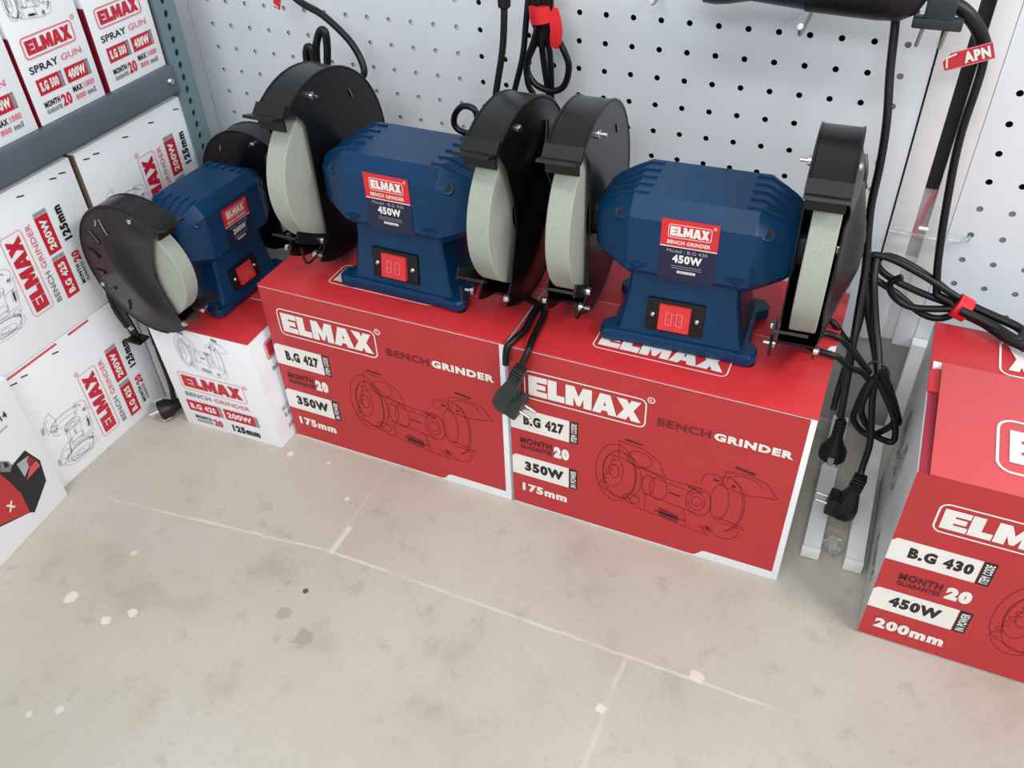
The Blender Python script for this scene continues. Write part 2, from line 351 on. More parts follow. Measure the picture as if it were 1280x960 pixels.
# ------------------------------------------------------------------ shelving unit on the left
un = thing('shelf_unit', 'slate grey steel shelving unit with perforated corner post at the left wall', 'shelving unit', (-.98, -.65, 0))
def at_un(mb, name, angle=30):
    o = mb.build(name, None, angle); o.parent = un; o.location = (.98, .65, 0); return o
pf = perforated('post_face', -.1405, -.0985, 0, 1.3, [-.1205], [.012 + .0205 * k for k in range(63)], .0045, lambda a, b, d: (-.779 - d, a, b), 'post', None, .0025, ry=.0062)
pf.parent = un; pf.location = (.98, .65, 0)
mb = MB(); mb.box(-.822, -.779, -.0985, -.096, 0, 1.3, 'post'); at_un(mb, 'post')
for x, y in ((-1.20, -.12), (-1.20, -1.24), (-.80, -1.26)):
    mb = MB(); mb.box(x, x + .04, y - .0025, y, 0, 1.3, 'post'); mb.box(x, x + .0025, y, y + .04, 0, 1.3, 'post'); at_un(mb, 'post')
for x in (-.800, -1.202):
    mb = MB(); s = 1 if x > -1 else 1
    mb.loft([[(x + a, y, b) for a, b in ((0, .488), (.024, .488), (.0262, .491), (.0262, .529), (.024, .5335), (.012, .5335), (.011, .525), (.0, .525))] for y in (-1.24, -.1415)], 'steel'); at_un(mb, 'beam')
mb = MB(); mb.box(-1.19, -.79, -1.23, -.15, .527, .5325, 'steel'); at_un(mb, 'shelf_deck')
mb = MB(); T = Matrix.Translation((-.7742, -.158, .5115)) @ Matrix.Rotation(math.pi / 2, 4, 'Y'); mb.lathe([(.0, .006), (.004, .0055), (.006, .003), (.0065, 0), (.0065, -.002), (0, -.002)], 'chrome', T, 14); at_un(mb, 'bolt')

# ------------------------------------------------------------------ cartons
def carton(name, label, w, d, h, loc, rotz, front, lid=None, group=None, side=None, body='white', lidgap=.0, edge=None):
    t = thing(name, label, 'box', loc, rotz, group)
    mb = MB(); th = .003 if lid else 0
    mb.box(-w / 2, w / 2, -d / 2, d / 2, 0, h - th, body, bev=.0018)
    mb.build('box_body', t, 40)
    if lid:
        for y0, y1 in ((-d / 2 - .0006, -.002), (.002, d / 2)):
            mb = MB(); mb.box(-w / 2 - .0004, w / 2 + .0004, y0, y1, h - th, h, lid, bev=.0012); mb.build('top_flap', t, 40)
    if front: front(t, w, d, h)
    return t
def face(w, d, h): return Print((-w / 2, -d / 2, 0), (1, 0, 0), (0, 0, 1))
def logo(t, P, a0, b0, a1, b1, ink, ring, rw=.0016, r=.009, m=(.005, .0065), reg=True, name='logo'):
    P.rring(a0, b0, a1, b1, r, rw, ring); P.elmax(a0 + m[0], b0 + m[1], a1 - m[0], b1 - m[1], ink)
    if reg: P.reg(a1 + .005, b1 + .001, .0045, ring)
    return P.build(name, t)
def red_front(code, watt, size):
    def f(t, w, d, h):
        P = face(w, d, h)
        P.poly([(.0003, .004), (.285, .004), (.291, .0065), (.299, .0165), (.304, .018), (w - .009, .018), (w - .0075, h - .004), (.0003, h - .004)], 'red', 0)
        P.build('printed_panel', t)
        logo(t, face(w, d, h), .024, .226, .200, .277, 'pwhite', 'pwhite', .0020, .010, (.0068, .0078))
        P = face(w, d, h)
        P.text('BENCH', .216, .238, .287, .2515, 'inkred', .03); P.text('GRINDER', .2915, .238, .392, .2515, 'pwhite', .06); P.build('title_lettering', t); P = face(w, d, h)
        def strip(b0, b1, a1, txt, tag_):
            P.poly([(.0006, b0), (a1, b0), (a1, b1), (.006, b1), (.0006, b1 - .006)], 'pwhite', 1)
            P.rect(a1 + .001, b0 - .0005, a1 + .0135, b1 + .0005, 'ink', 1)
            P.text(tag_, a1 + .003, b0 + .003, a1 + .0115, b1 - .003, 'pwhite', .03, 2, rot=1)
            P.text(txt, .021, b0 + .011, a1 - .008, b1 - .010, 'ink', .065, 2)
        strip(.162, .203, .0915, code, 'ITEM CODE')
        P.text('MONTH', .015, .1355, .065, .1475, 'inkdark', .05); P.text('GUARANTEE', .015, .1245, .065, .133, 'inkdark', .03); P.text('20', .068, .124, .092, .1465, 'pwhite', .09)
        strip(.068, .109, .0915, watt, 'IN POWER')
        P.text(size, .016, .034, .089, .051, 'pwhite', .06)
        P.build('lettering', t)
        P = face(w, d, h); drawing(P, .133, .062, .252, .135, 'inkred', 'inkdark', .0010); P.build('line_drawing', t)
    return f
def white_design(P, t, du, dv, red='pred', staple=None):
    A = lambda a: a + du; B = lambda b: b + dv
    P.rring(A(.024), B(.086), A(.157), B(.124), .006, .0011, 'ppink'); P.elmax(A(.030), B(.0925), A(.150), B(.1175), red); P.reg(A(.162), B(.123), .0035, 'ppink')
    P.build('logo', t)
def white_letters(P, t, du, dv):
    A = lambda a: a + du; B = lambda b: b + dv
    P.text('BENCH', A(.024), B(.070), A(.077), B(.0795), 'inkgrey2', .02); P.text('GRINDER', A(.084), B(.070), A(.157), B(.0795), 'ppink', .02)
    for a0, a1, s in ((.019, .084, 'B.G 425'), (.096, .158, '200W')):
        P.rect(A(a0), B(.036), A(a1), B(.060), 'pred', 1); P.text(s, A(a0 + .006), B(.042), A(a1 - .006), B(.0545), 'pwhite', .05); P.rect(A(a1 + .0006), B(.036), A(a1 + .0075), B(.060), 'inkgrey', 1)
        P.text('ITEM CODE' if a0 < .05 else 'IN POWER', A(a1 + .0018), B(.038), A(a1 + .0062), B(.058), 'inkgrey2', .02, 2, rot=1)
    P.text('MONTH', A(.026), B(.0200), A(.060), B(.0270), 'ink', .05); P.text('GUARANTEE', A(.026), B(.0115), A(.060), B(.0180), 'inkgrey2', .04); P.text('20', A(.0635), B(.0115), A(.082), B(.0265), 'pred', .05)
    P.text('125mm', A(.103), B(.0115), A(.159), B(.0265), 'ink', .06); P.build('lettering', t)

H = .3135
def lid_logo(t, w, d, h, a0, b0, a1, b1):
    P = Print((-w / 2, -d / 2, h), (1, 0, 0), (0, 1, 0)); logo(t, P, a0, b0, a1, b1, 'pwhite', 'pwhite', .0016, .009, (.007, .008), False, 'lid_logo')
bm_ = carton('grinder_carton', 'red bench grinder carton B.G 427 under the middle grinder', .409, .286, H, (-.2905, -.2285, 0), 0, red_front('B.G 427', '350W', '175mm'), 'redtop', 'red B.G 427 cartons on the floor')
lid_logo(bm_, .409, .286, H, .098, .041, .278, .094)
br_ = carton('grinder_carton', 'red bench grinder carton B.G 427 under the right grinder, beside the floor bars', .409, .286, H, (.123, -.2285, 0), 0, red_front('B.G 427', '350W', '175mm'), 'redtop', 'red B.G 427 cartons on the floor')
lid_logo(br_, .409, .286, H, .108, .035, .290, .088)
P = Print((-.2045, -.143, H), (1, 0, 0), (0, 1, 0)); random.seed(9)
P.poly([(.378, .128), (.384, .133), (.392, .130), (.399, .134), (.4085, .131), (.4085, .152), (.402, .149), (.398, .140), (.388, .139), (.380, .140)], 'white', 1); P.build('torn_patch', br_)
# the large carton at the right, with its rear half printed and its front flap raised over the inner flap
def right_front(t, w, d, h):
    P = face(w, d, h); P.rect(.0005, .0035, w, h - .002, 'red', 0); P.build('printed_panel', t)
    logo(t, face(w, d, h), .035, .226, .215, .274, 'pwhite', 'pwhite', .0022, .011, (.007, .008))
    P = face(w, d, h)
    for b0, b1, s, g in ((.1585, .1985, 'B.G 430', 'ITEM CODE'), (.0625, .1035, '450W', 'IN POWER')):
        P.poly([(.0006, b0), (.101, b0), (.101, b1), (.006, b1), (.0006, b1 - .006)], 'pwhite', 1); P.rect(.102, b0 - .0005, .1165, b1 + .0005, 'ink', 1)
        P.text(g, .1045, b0 + .003, .1145, b1 - .003, 'pwhite', .03, 2, rot=1); P.text(s, .023, b0 + .011, .095 if '.' in s else .084, b1 - .010, 'ink', .065, 2)
    P.text('MONTH', .023, .1275, .073, .1405, 'inkdark', .05); P.text('GUARANTEE', .023, .117, .073, .125, 'inkdark', .03); P.text('20', .078, .117, .107, .1405, 'pwhite', .09)
    P.text('200mm', .016, .0245, .100, .0445, 'pwhite', .06)
    P.build('lettering', t); P = face(w, d, h); P.text('BENCH', .232, .238, .306, .2515, 'inkred', .03); P.text('GRINDER', .311, .238, .415, .2515, 'pwhite', .06); P.build('title_lettering', t)
    P = face(w, d, h); drawing(P, .135, .040, .29, .16, 'inkred', 'inkdark', .0009); P.build('line_drawing', t)
rb = thing('grinder_carton', 'large red bench grinder carton B.G 430 with loose top flaps at the right edge', 'box', (.442 + .23, -.2625, 0))
w, d, h = .46, .305, .311
mb = MB(); mb.box(-w / 2, w / 2, -d / 2, d / 2, 0, h - .004, 'greyc', bev=.0018); mb.box(-w / 2 + .002, w / 2 - .002, -d / 2 + .002, d / 2 - .002, h - .006, h - .0032, 'redside'); mb.build('box_body', rb, 40)  # darker red inner flap: shade under the raised flap put into its colour
mb = MB(); mb.box(-w / 2 + .0005, w / 2, -.002, d / 2, h - .0035, h - .0005, 'redtop', bev=.001); mb.build('top_flap', rb, 40)
mb = MB()     # raised front flap, hinged on the front edge
T = Matrix.Translation((0, -d / 2, h - .003)) @ Matrix.Rotation(math.radians(2.2), 4, 'X')
mb.box(-w / 2 + .013, w / 2, 0, .203, 0, .0032, 'redpale', T, bev=.001); ff = mb.build('top_flap', rb, 40)
P = Print(T @ Vector((-w / 2, 0, .0034)), (1, 0, 0), T.to_3x3() @ Vector((0, 1, 0))); logo(rb, P, .078, .03, .26, .120, 'pwhite', 'pwhite', .0032, .018, (.014, .018), False, 'flap_logo')
mb = MB(); random.seed(5)
for k in range(16):
    x = -w / 2 + .003 + k * .0042 + random.uniform(-.001, .001); yy = .0505 + random.uniform(-.002, .002) - .152 + .152
    mb.box(x, x + .005, .048 - random.uniform(0, .004), .052 + random.uniform(0, .004), h - .001, h + .0015 + random.uniform(0, .002), 'white')
mb.build('torn_edge', rb, 0)
P = Print((-w / 2 + .33, -d / 2 + .506, h - .0003), (-1, 0, 0), (0, -1, 0)); P.rring(.080, .214, .250, .292, .014, .0026, 'pwhite', 2); P.elmax(.090, .226, .240, .280, 'pwhite')
P.build('lid_logo', rb); right_front(rb, w, d, h)
P = Print((-w / 2, d / 2, 0), (0, -1, 0), (0, 0, 1)); drawing(P, .07, .13, .12, .09, 'inkgrey2', 'inkgrey2', .0016); P.build('side_print', rb); P = Print((-w / 2, d / 2, 0), (0, -1, 0), (0, 0, 1)); P.text('ELMAX', .19, .06, .27, .085, 'inkgrey2', .05); P.build('side_lettering', rb)

# the small white carton with the red lid
def small_front(t, w, d, h):
    white_design(face(w, d, h), t, 0, 0); white_letters(face(w, d, h), t, 0, 0)
    P = face(w, d, h); drawing(P, .045, .136, .108, .076, 'inkfaint', 'inkgrey2', .0012); P.build('line_drawing', t)
    P = Print((w / 2, -d / 2, 0), (0, 1, 0), (0, 0, 1)); P.rring(.032, .165, .20, .20, .006, .002, 'ppink'); P.rect(.036, .168, .062, .197, 'ppink', 1); P.elmax(.038, .171, .19, .194, 'pred'); P.build('side_logo', t); P = Print((w / 2, -d / 2, 0), (0, 1, 0), (0, 0, 1))
    P.text('BENCH GRINDER', .036, .142, .17, .150, 'inkgrey2', .02); P.build('side_title', t); P = Print((w / 2, -d / 2, 0), (0, 1, 0), (0, 0, 1)); P.text('MODEL', .028, .060, .06, .070, 'inkgrey', .02); P.text('B.G 425', .030, .046, .062, .055, 'inkgrey2', .02); P.text('200W', .030, .022, .058, .030, 'inkgrey2', .02); P.build('side_print', t)
sc = carton('grinder_carton', 'small white carton with red lid standing under the leftmost grinder', .199, .222, .222, (-.602, -.302, 0), 2.0, small_front, 'redtop')
for ch in sc.children:      # the carton has sagged a little sideways
    for q in ch.data.vertices: q.co.x -= .055 * q.co.z

# white cartons lying on their sides in the left stack; u runs up, the design's top points to the front of the aisle
def stack_front(redline=None, du=.024, dv=.021, staples=(), kraft=False, n=0):
    def f(t, w, d, h):
        mk = lambda: Print((w / 2, -d / 2, 0), (0, 0, 1), (-1, 0, 0))
        white_design(mk(), t, du, dv, 'pred'); white_letters(mk(), t, du, dv)
        P = mk(); drawing(P, du + .022, dv + .132, .115, .082, 'inkfaint', 'inkgrey', .0013); P.build('line_drawing', t)
        if redline:
            P = mk()
            for v0, v1 in redline: P.rect(h - .0052, v0, h - .0012, v1, 'redpale', 1)
            P.build('edge_stripe', t)
        if kraft:
            mb = MB(); mb.box(-w / 2 - .0005, -w / 2 + .0028, -d / 2 - .0006, -d / 2 + .02, .001, h - .001, 'kraft'); mb.build('raw_edge', t, 0)
        for s in staples:
            mb = MB(); T = Matrix.Translation((w / 2 - s, -d / 2 - .0006, h - .0165 + .001 * math.sin(s * 90))) @ Matrix.Rotation(math.radians(14), 4, 'Y')
            mb.box(-.0058, .0058, -.0005, .0006, -.0008, .0008, 'ink', T); mb.build('staple', t, 0)
    return f
XF = -.784; g = 'white cartons stacked below the shelf'
def stack(label, y0, y1, z0, z1, front): return carton('grinder_carton', label, y1 - y0, .30, z1 - z0, (XF - .15, (y0 + y1) / 2, z0), 90, front, None, g)
stack('white carton lying on the floor at left, beside the box with machine picture', -.631, -.376, 0, .2345, stack_front([(.152, .254), (.085, .128)], .0, .021, (.160, .221, .241)))
stack('white grinder carton on the floor at the wall, half hidden behind the small white carton', -.371, -.126, 0, .2345, stack_front(None, .0, .021))
stack('white grinder carton in the upper row of the left stack, further from the perforated post', -.634, -.3845, .2365, .478, stack_front(None, .028, .033, (.038, .098)))
stack('white grinder carton in the upper row of the left stack, touching the perforated post', -.378, -.120, .2365, .478, stack_front(None, .028, .021, (.034, .094, .153, .216, .236, .285), True))
# spray gun cartons on the shelf
def gun_front(t, w, d, h):
    P = face(w, d, h); P.rring(.015, .088, .107, .118, .006, .0022, 'ppink'); P.elmax(.021, .0935, .101, .1125, 'pred'); P.reg(.1115, .119, .003, 'ppink'); P.build('logo', t)
    P = face(w, d, h); P.text('SPRAY', .013, .0695, .064, .0795, 'ink', .02); P.text('GUN', .070, .0705, .108, .0795, 'ppink', .02)
    for a0, a1, s in ((.016, .056, 'S.G 500'), (.0675, .107, '400W')):
        P.rect(a0, .0385, a1, .0605, 'pred', 1); P.text(s, a0 + .004, .043, a1 - .003, .0565, 'pwhite', .06); P.rect(a1 + .0005, .0385, a1 + .006, .0605, 'inkgrey2', 1); P.text('CODE', a1 + .0015, .041, a1 + .005, .058, 'inkgrey', .02, 2, rot=1)
    P.text('MONTH', .016, .021, .044, .0295, 'ink', .05); P.text('GUARANTEE', .016, .012, .044, .0185, 'inkgrey2', .04); P.text('20', .0465, .012, .064, .0295, 'pred', .04)
    P.text('MAX', .0705, .024, .089, .0325, 'ink', .04); P.text('1000', .092, .024, .112, .0325, 'ppink', .04); P.text('800', .0715, .0125, .090, .0205, 'ppink', .05); P.text('ml', .094, .0125, .110, .0205, 'inkgrey2', .05); P.build('lettering', t)
    P = face(w, d, h); drawing(P, .012, .136, .085, .055, 'inkfaint', 'inkgrey', .0013); P.build('line_drawing', t)
    P = Print((-w / 2, d / 2, 0), (0, -1, 0), (0, 0, 1)); P.rect(.0, .001, d, .1225, 'redside', 0); P.build('side_print', t)
    P = Print((w / 2, -d / 2, 0), (0, 1, 0), (0, 0, 1)); P.rect(.0, .001, d, .1225, 'redside', 0); P.build('side_print', t)
for y0, y1, l in ((-.543, -.4125, 'white spray gun carton on the shelf, cut off by the left edge'), (-.4060, -.2815, 'white spray gun carton in the middle of the shelf row, between two others'), (-.2705, -.146, 'white spray gun carton at the end of the shelf, against the perforated post')):
    carton('spray_gun_carton', l, y1 - y0, .26, .21, (XF - .13, (y0 + y1) / 2, .5335), 90, gun_front, None, 'spray gun cartons on the shelf')
# nearest left carton with a picture of a red machine
def machine_front(t, w, d, h):
    P = Print((w / 2, -d / 2, 0), (1, 0, 0), (0, 0, 1))
    P.poly([(-.029, .129), (-.015, .094), (-.022, .056), (-.064, .027), (-.071, .034), (-.150, .07), (-.19, .10), (-.18, .17), (-.12, .19), (-.085, .165), (-.071, .146), (-.058, .125)], 'ink', 1)
    P.poly([(-.081, .130), (-.074, .105), (-.068, .073), (-.071, .035), (-.150, .075), (-.17, .12), (-.13, .16)], 'red', 2)
    P.poly([(-.071, .146), (-.060, .136), (-.058, .125), (-.066, .119), (-.079, .132)], 'inkgrey2', 3); P.poly([(-.068, .141), (-.063, .136), (-.063, .128), (-.070, .131)], 'ink', 4)
    P.poly([(-.051, .121), (-.028, .117), (-.027, .106), (-.050, .092)], 'inkgrey', 3); P.poly([(-.050, .085), (-.019, .087), (-.021, .100), (-.035, .099)], 'redpale', 3); P.poly([(-.035, .112), (-.028, .117), (-.022, .103), (-.036, .100)], 'redside', 4)
    P.text('X', -.099, .064, -.085, .078, 'pwhite', .06, 4); P.build('machine_picture', t)
    P = Print((w / 2, -d / 2, 0), (1, 0, 0), (0, 0, 1)); P.text('14', -.039, .197, -.027, .208, 'ink', .03); P.rect(-.05, .183, -.034, .186, 'inkgrey', 1); P.build('lettering', t)
a = math.radians(96.6); w, d = .36, .20
cx, cy = -.765 - math.cos(a) * w / 2 - math.sin(a) * d / 2, -.6325 - math.sin(a) * w / 2 + math.cos(a) * d / 2
carton('machine_carton', 'white carton with a picture of a red and black machine at the lower left', w, d, .25, (cx, cy, 0), 96.6, machine_front)

# ------------------------------------------------------------------ bench grinders
def make_grinder(label, loc, rotz, scale=1, watt='450W', model='Model : B.G 430', Rg=.137, Rw=.106, dz=0.0, hb_s=1.0, hb_z=0.0, oo=(.153, .153), ws=(0, 0), dm=(.018, .018)):
    t = thing('bench_grinder', label, 'bench grinder', loc, rotz, 'blue bench grinders on the cartons', scale)
    hs = .155 + hb_z; RX = Matrix.Rotation(math.pi / 2, 4, 'Y')
    # motor housing: eight-sided, shrinking towards both ends
    def ring(x, k, kz=None):
        kz = kz or k; hy, zt, zb, c, c2 = .066 * k, .058 * kz * hb_s, .050 * kz, .017 * kz, .014 * kz
        return [(x, -hy, hs - zb + c2), (x, -hy, hs + zt - c * 1.3), (x, -hy + c, hs + zt), (x, hy - c, hs + zt), (x, hy, hs + zt - c * 1.3), (x, hy, hs - zb + c2), (x, hy - c2, hs - zb), (x, -hy + c2, hs - zb)]
    mb = MB(); mb.loft([ring(-.123, .55), ring(-.121, .60), ring(-.112, .70, .72), ring(-.077, .985), ring(-.0745, 1), ring(.0745, 1), ring(.077, .985), ring(.112, .70, .72), ring(.121, .60), ring(.123, .55)], 'blue')
    for s in (-1, 1):     # recessed looking ribs and bolt bosses of the end shields
        mb.lathe([(.030, 0), (.030, .012), (.02, .014), (0, .014)], 'black', Matrix.Translation((s * .118, 0, hs)) @ (RX if s > 0 else RX @ Matrix.Rotation(math.pi, 4, 'X')), 20)
        mb.add([(s * .044, -.0655, hs - .026), (s * .082, -.0605, hs - .024), (s * .062, -.0725, hs - .0275), (s * .066, -.064, hs - .041)], [(0, 1, 2), (0, 2, 3), (2, 1, 3), (0, 3, 1)], 'blue')
    hb = mb.build('motor_housing', t, 18)
    for s in (-1, 1):
        for k in range(5):
            y = -.040 + .02 * k; mb = MB()
            p = [(s * .058, y, hs + .0582 * hb_s), (s * .076, y, hs + .0580 * hb_s), (s * .094, y * .90, hs + .0498 * hb_s), (s * .110, y * .80, hs + .0415 * hb_s)]
            v = []
            for (x, yy, z) in p: v += [[(x, yy - .003, z - .002), (x, yy + .003, z - .002), (x, yy + .002, z + .0022), (x, yy - .002, z + .0022)]]
            mb.loft(v, 'blue'); mb.build('cooling_rib', hb, 20)
        mb = MB(); TT = Matrix.Translation((s * .087, -.0545, hs + .0335 * hb_s)) @ Matrix.Rotation(math.radians(48), 4, 'X') @ Matrix.Rotation(math.radians(s * 14), 4, 'Y')
        mb.lathe([(.0, .0035), (.0052, .0035), (.0065, .0045), (.0085, .004), (.0095, -.004)], 'blue', TT, 18); mb.lathe([(0, .0037), (.0052, .0037), (.0052, .001)], 'dark', TT, 18); mb.build('bolt_boss', hb, 40)
    # base: flared neck on a foot plate with rubber feet
    mb = MB()
    def rect(x, y, z, r=.008):
        out = []
        for cx, cy, s in ((x - r, -y + r, -90), (x - r, y - r, 0), (-x + r, y - r, 90), (-x + r, -y + r, 180)):
            for k in range(4): q = math.radians(s + 30 * k); out.append((cx + r * math.cos(q), cy + r * math.sin(q), z))
        return out
    mb.loft([rect(.084, .0605, .018), rect(.080, .0575, .026), rect(.071, .0525, .085), rect(.070, .0515, .112 + hb_z)], 'blue', Matrix.Translation((-.003, 0, 0)))
    foot = []
    for sx, sy in ((1, -1), (1, 1), (-1, 1), (-1, -1)):
        seg = [(.080, .066), (.090, .069), (.101, .068), (.107, .060), (.107, .046), (.098, .036)]
        foot += [(sx * x, sy * y) for x, y in (seg if sx * sy < 0 and sx > 0 or sx < 0 and sy > 0 else seg[::-1])] if False else []
    foot = [(-.076, -.066), (.076, -.066), (.088, -.069), (.101, -.068), (.107, -.060), (.107, -.046), (.094, -.034), (.094, .034), (.107, .046), (.107, .060), (.101, .068), (.088, .069), (-.088, .069), (-.101, .068), (-.107, .060), (-.107, .046), (-.094, .034), (-.094, -.034), (-.107, -.046), (-.107, -.060), (-.101, -.068), (-.088, -.069)]
    mb.loft([[(x * .985, y * .985, .0035) for x, y in foot], [(x, y, .006) for x, y in foot], [(x, y, .016) for x, y in foot], [(x * .975, y * .97, .0195) for x, y in foot]], 'blue', Matrix.Translation((-.004, 0, 0)) @ Matrix.Diagonal((.965, 1, 1, 1)))
    bs = mb.build('base', t, 28)
    for x in (-.09, .09):
        for y in (-.056, .056):
            mb = MB(); mb.lathe([(0, 0), (.009, 0), (.010, .004), (0, .004)], 'blackp', Matrix.Translation((x, y, 0)), 16); mb.build('rubber_foot', bs)
    # switch on the sloping front of the neck
    TS = Matrix.Translation((-.009, -.0562, .0515)) @ Matrix.Rotation(math.radians(-4.9), 4, 'X')
    mb = MB(); mb.box(-.0375, .0375, -.0032, .003, -.0235, .0235, 'blackp', TS, bev=.0015); sp = mb.build('switch_plate', t, 40)
    mb = MB(); mb.loft([[(-.0205, -.003, -.018), (.0205, -.003, -.018), (.0205, -.003, .018), (-.0205, -.003, .018)], [(-.020, -.0095, -.0172), (.020, -.0095, -.0172), (.020, -.0055, .0172), (-.020, -.0055, .0172)]], 'switch', TS)
    rk = mb.build('rocker_switch', sp, 0)
    PS = Print(TS @ Vector((-.02, -.0095, -.0172)), (1, 0, 0), TS.to_3x3() @ Vector((0, .004, .0344)).normalized())
    for s, a in (('0', .009), ('I', .0225)): PS.rring(a, .008, a + .0085, .026, .002, .0011, 'ppink', 1); PS.rect(a + .003, .015, a + .0055, .0162, 'ppink', 1)
    PS.build('switch_marking', sp)
    for x in (-.0288, .0288):
        mb = MB(); mb.lathe([(0, .0028), (.002, .0026), (.0036, .001), (.004, 0)], 'chrome', TS @ Matrix.Translation((x, -.003, 0)) @ Matrix.Rotation(math.pi / 2, 4, 'X'), 14); mb.build('screw', sp)
    # front label
    PL = Print((-.0345, -.0664, .1145 + hb_z), (1, 0, 0), (0, 0, 1)); PL.rect(0, 0, .069, .046, 'navy', 0); PL.rect(0, .046, .069, .0825, 'lred', 0); PL.rect(0, .0455, .069, .0468, 'pwhite', 1)
    PL.rring(.0085, .0585, .0605, .0765, .003, .0008, 'pwhite'); PL.elmax(.011, .0612, .058, .0738, 'pwhite'); PL.reg(.0635, .0775, .0017, 'pwhite'); PL.text('BENCH GRINDER', .0085, .050, .0605, .0552, 'pwhite', .03)
    PL.text(model, .009, .0385, .058, .0430, 'inkgrey', .0); PL.text(watt, .0165, .0245, .0525, .036, 'pwhite', .05)
    PL.rect(.016, .0195, .053, .0201, 'inkgrey', 1); PL.rect(.016, .0165, .053, .0171, 'inkgrey', 1); PL.rect(.0235, .010, .046, .0135, 'pwhite', 1); PL.text('220V-50Hz', .025, .0108, .0445, .0127, 'navy', .0, 2); PL.build('label', hb)
    # wheels and guards
    hw = .024; hs = .155 + dz
    for s, o, wx, dh in zip((-1, 1), oo, ws, dm):
        F = lambda x, f, z: (s * (o + x), -f, hs + z)        # x outwards, f to the front
        mb = MB(); n = 48; yc = []
        mb.lathe([(.02, -.0155), (Rw - .0012, -.0155), (Rw, -.0143), (Rw, .0143), (Rw - .0012, .0155), (.02, .0155)], 'stone', Matrix.Translation((s * (o + wx), 0, hs)) @ RX, 64)
        wl = mb.build('grinding_wheel', t, 40)
        mb = MB()
        for e in (-1, 1): mb.lathe([(0, e * .0225), (.008, e * .0225), (.010, e * .0215), (.010, e * .0185), (.028, e * .018), (.036, e * .0157)], 'chrome', Matrix.Translation((s * (o + wx), 0, hs)) @ RX, 24)
        mb.build('flange_nut', wl, 40)
        def plate(cut, dome, x, key, name, par, th=.0018, R=Rg):
            mb = MB(); A = []; nz, nf = 44, 22
            for i in range(nz + 1):
                z = R * math.sin(math.radians(-90 + 180 * i / nz)) * .9995; half = math.sqrt(max(R * R - z * z, 0)); c = min(cut(z), half); row = []
                for j in range(nf + 1):
                    f = -half + (c + half) * j / nf; row.append((f, z, dome(math.hypot(f, z), f, z)))
                A.append(row)
            v = [F(x + q[2] + e, q[0], q[1]) for e in (0, -th) for row in A for q in row]; N = (nz + 1) * (nf + 1); W_ = nf + 1; f = []
            for i in range(nz):
                for j in range(nf):
                    a = i * W_ + j; f += [(a, a + 1, a + W_ + 1, a + W_), (N + a, N + a + W_, N + a + W_ + 1, N + a + 1)]
                a = i * W_; f += [(a, a + W_, N + a + W_, N + a), (a + nf, N + a + nf, N + a + W_ + nf, a + W_ + nf)]
            mb.add(v, f, key); return mb.build(name, par, 35)
        sm = lambda u: max(0, min(1, u)) ** 2 * (3 - 2 * max(0, min(1, u)))
        gd = plate(lambda z: .046 + .9 * max(0, abs(z) - .085), lambda r, f, z: 0, -hw + .002, 'black', 'wheel_guard', t)
        # rim band of the guard, from the spark deflector over the top and back to the bottom front
        mb = MB(); rings = []
        for k in range(n + 1):
            th = math.radians(52 + (280 - 52) * k / n); c, q = math.cos(th), math.sin(th)
            rings.append([F(x, r * c, r * q) for x, r in ((-hw, Rg), (-hw + .003, Rg + .0022), (hw - .003, Rg + .0022), (hw, Rg), (hw, Rg - .002), (-hw, Rg - .002))])
        mb.loft(rings, 'black')
        for e in (-hw + .001, hw - .001): mb.tube([F(e, (Rg + .002) * math.cos(math.radians(52 + 228 * k / 30)), (Rg + .002) * math.sin(math.radians(52 + 228 * k / 30))) for k in range(31)], .0018, 'black', n=6, smooth=1)
        mb.build('guard_band', gd, 30)
        for X_, par in ((-hw - .0004, gd), (hw + .0012, gd)):
            mb = MB(); mb.tube([F(X_, -.062 + e * .003, .088 + e * .007) for e in (-1, 0, 1)], .0016, 'chrome', n=8, smooth=1); mb.build('slot_highlight', par, 40)  # chrome bar added as the bright highlight of a slot
        # domed outer cover with a scooped front edge
        def dome(r, f, z):
            b = dh * max(0, min(1, (Rg - .014 - r) / .095)) ** .9
            sc = sm((f + .030 + .030 * math.sin(z / .05)) / .055) * sm((.105 - abs(z)) / .05)
            return b * (1 - .92 * sc)
        cv = plate(lambda z: .044 + .042 * (abs(z) / .112) ** 1.7, dome, hw, 'black', 'guard_cover', gd)
        for k in range(6):
            th = math.radians(118 + 24 * k); mb = MB(); c, q = math.cos(th), math.sin(th)
            mb.tube([F(hw + dome(r, r * c, r * q) + .0004, r * c - .0 * q, r * q) for r in (.080, .090, .100, .110)], .0034, 'black', n=8, smooth=3); mb.build('vent_rib', cv, 40)
        for th, r in ((76, Rg - .015), (205, Rg - .010), (-50, Rg - .010)):
            c, q = math.cos(math.radians(th)), math.sin(math.radians(th)); mb = MB()
            T0 = Matrix.Translation(F(hw, r * c, r * q)) @ (RX if s > 0 else RX @ Matrix.Rotation(math.pi, 4, 'X')) 
            mb.lathe([(0, .0052), (.003, .0048), (.0048, .003), (.005, 0), (.005, -.002)], 'chrome', T0, 14); mb.build('screw', cv, 40)
            mb = MB(); T1 = Matrix.Translation(F(-hw, r * c, r * q)) @ (RX @ Matrix.Rotation(math.pi, 4, 'X') if s > 0 else RX)
            mb.lathe([(0, .013), (.0024, .013), (.0024, .005), (.0055, .0045), (.0058, -.001), (0, -.001)], 'chrome', T1, 10); mb.build('bolt', gd, 40)
        # spark deflector
        mb = MB(); c, q = math.cos(math.radians(52)), math.sin(math.radians(52)); b0 = (Rg + .001)
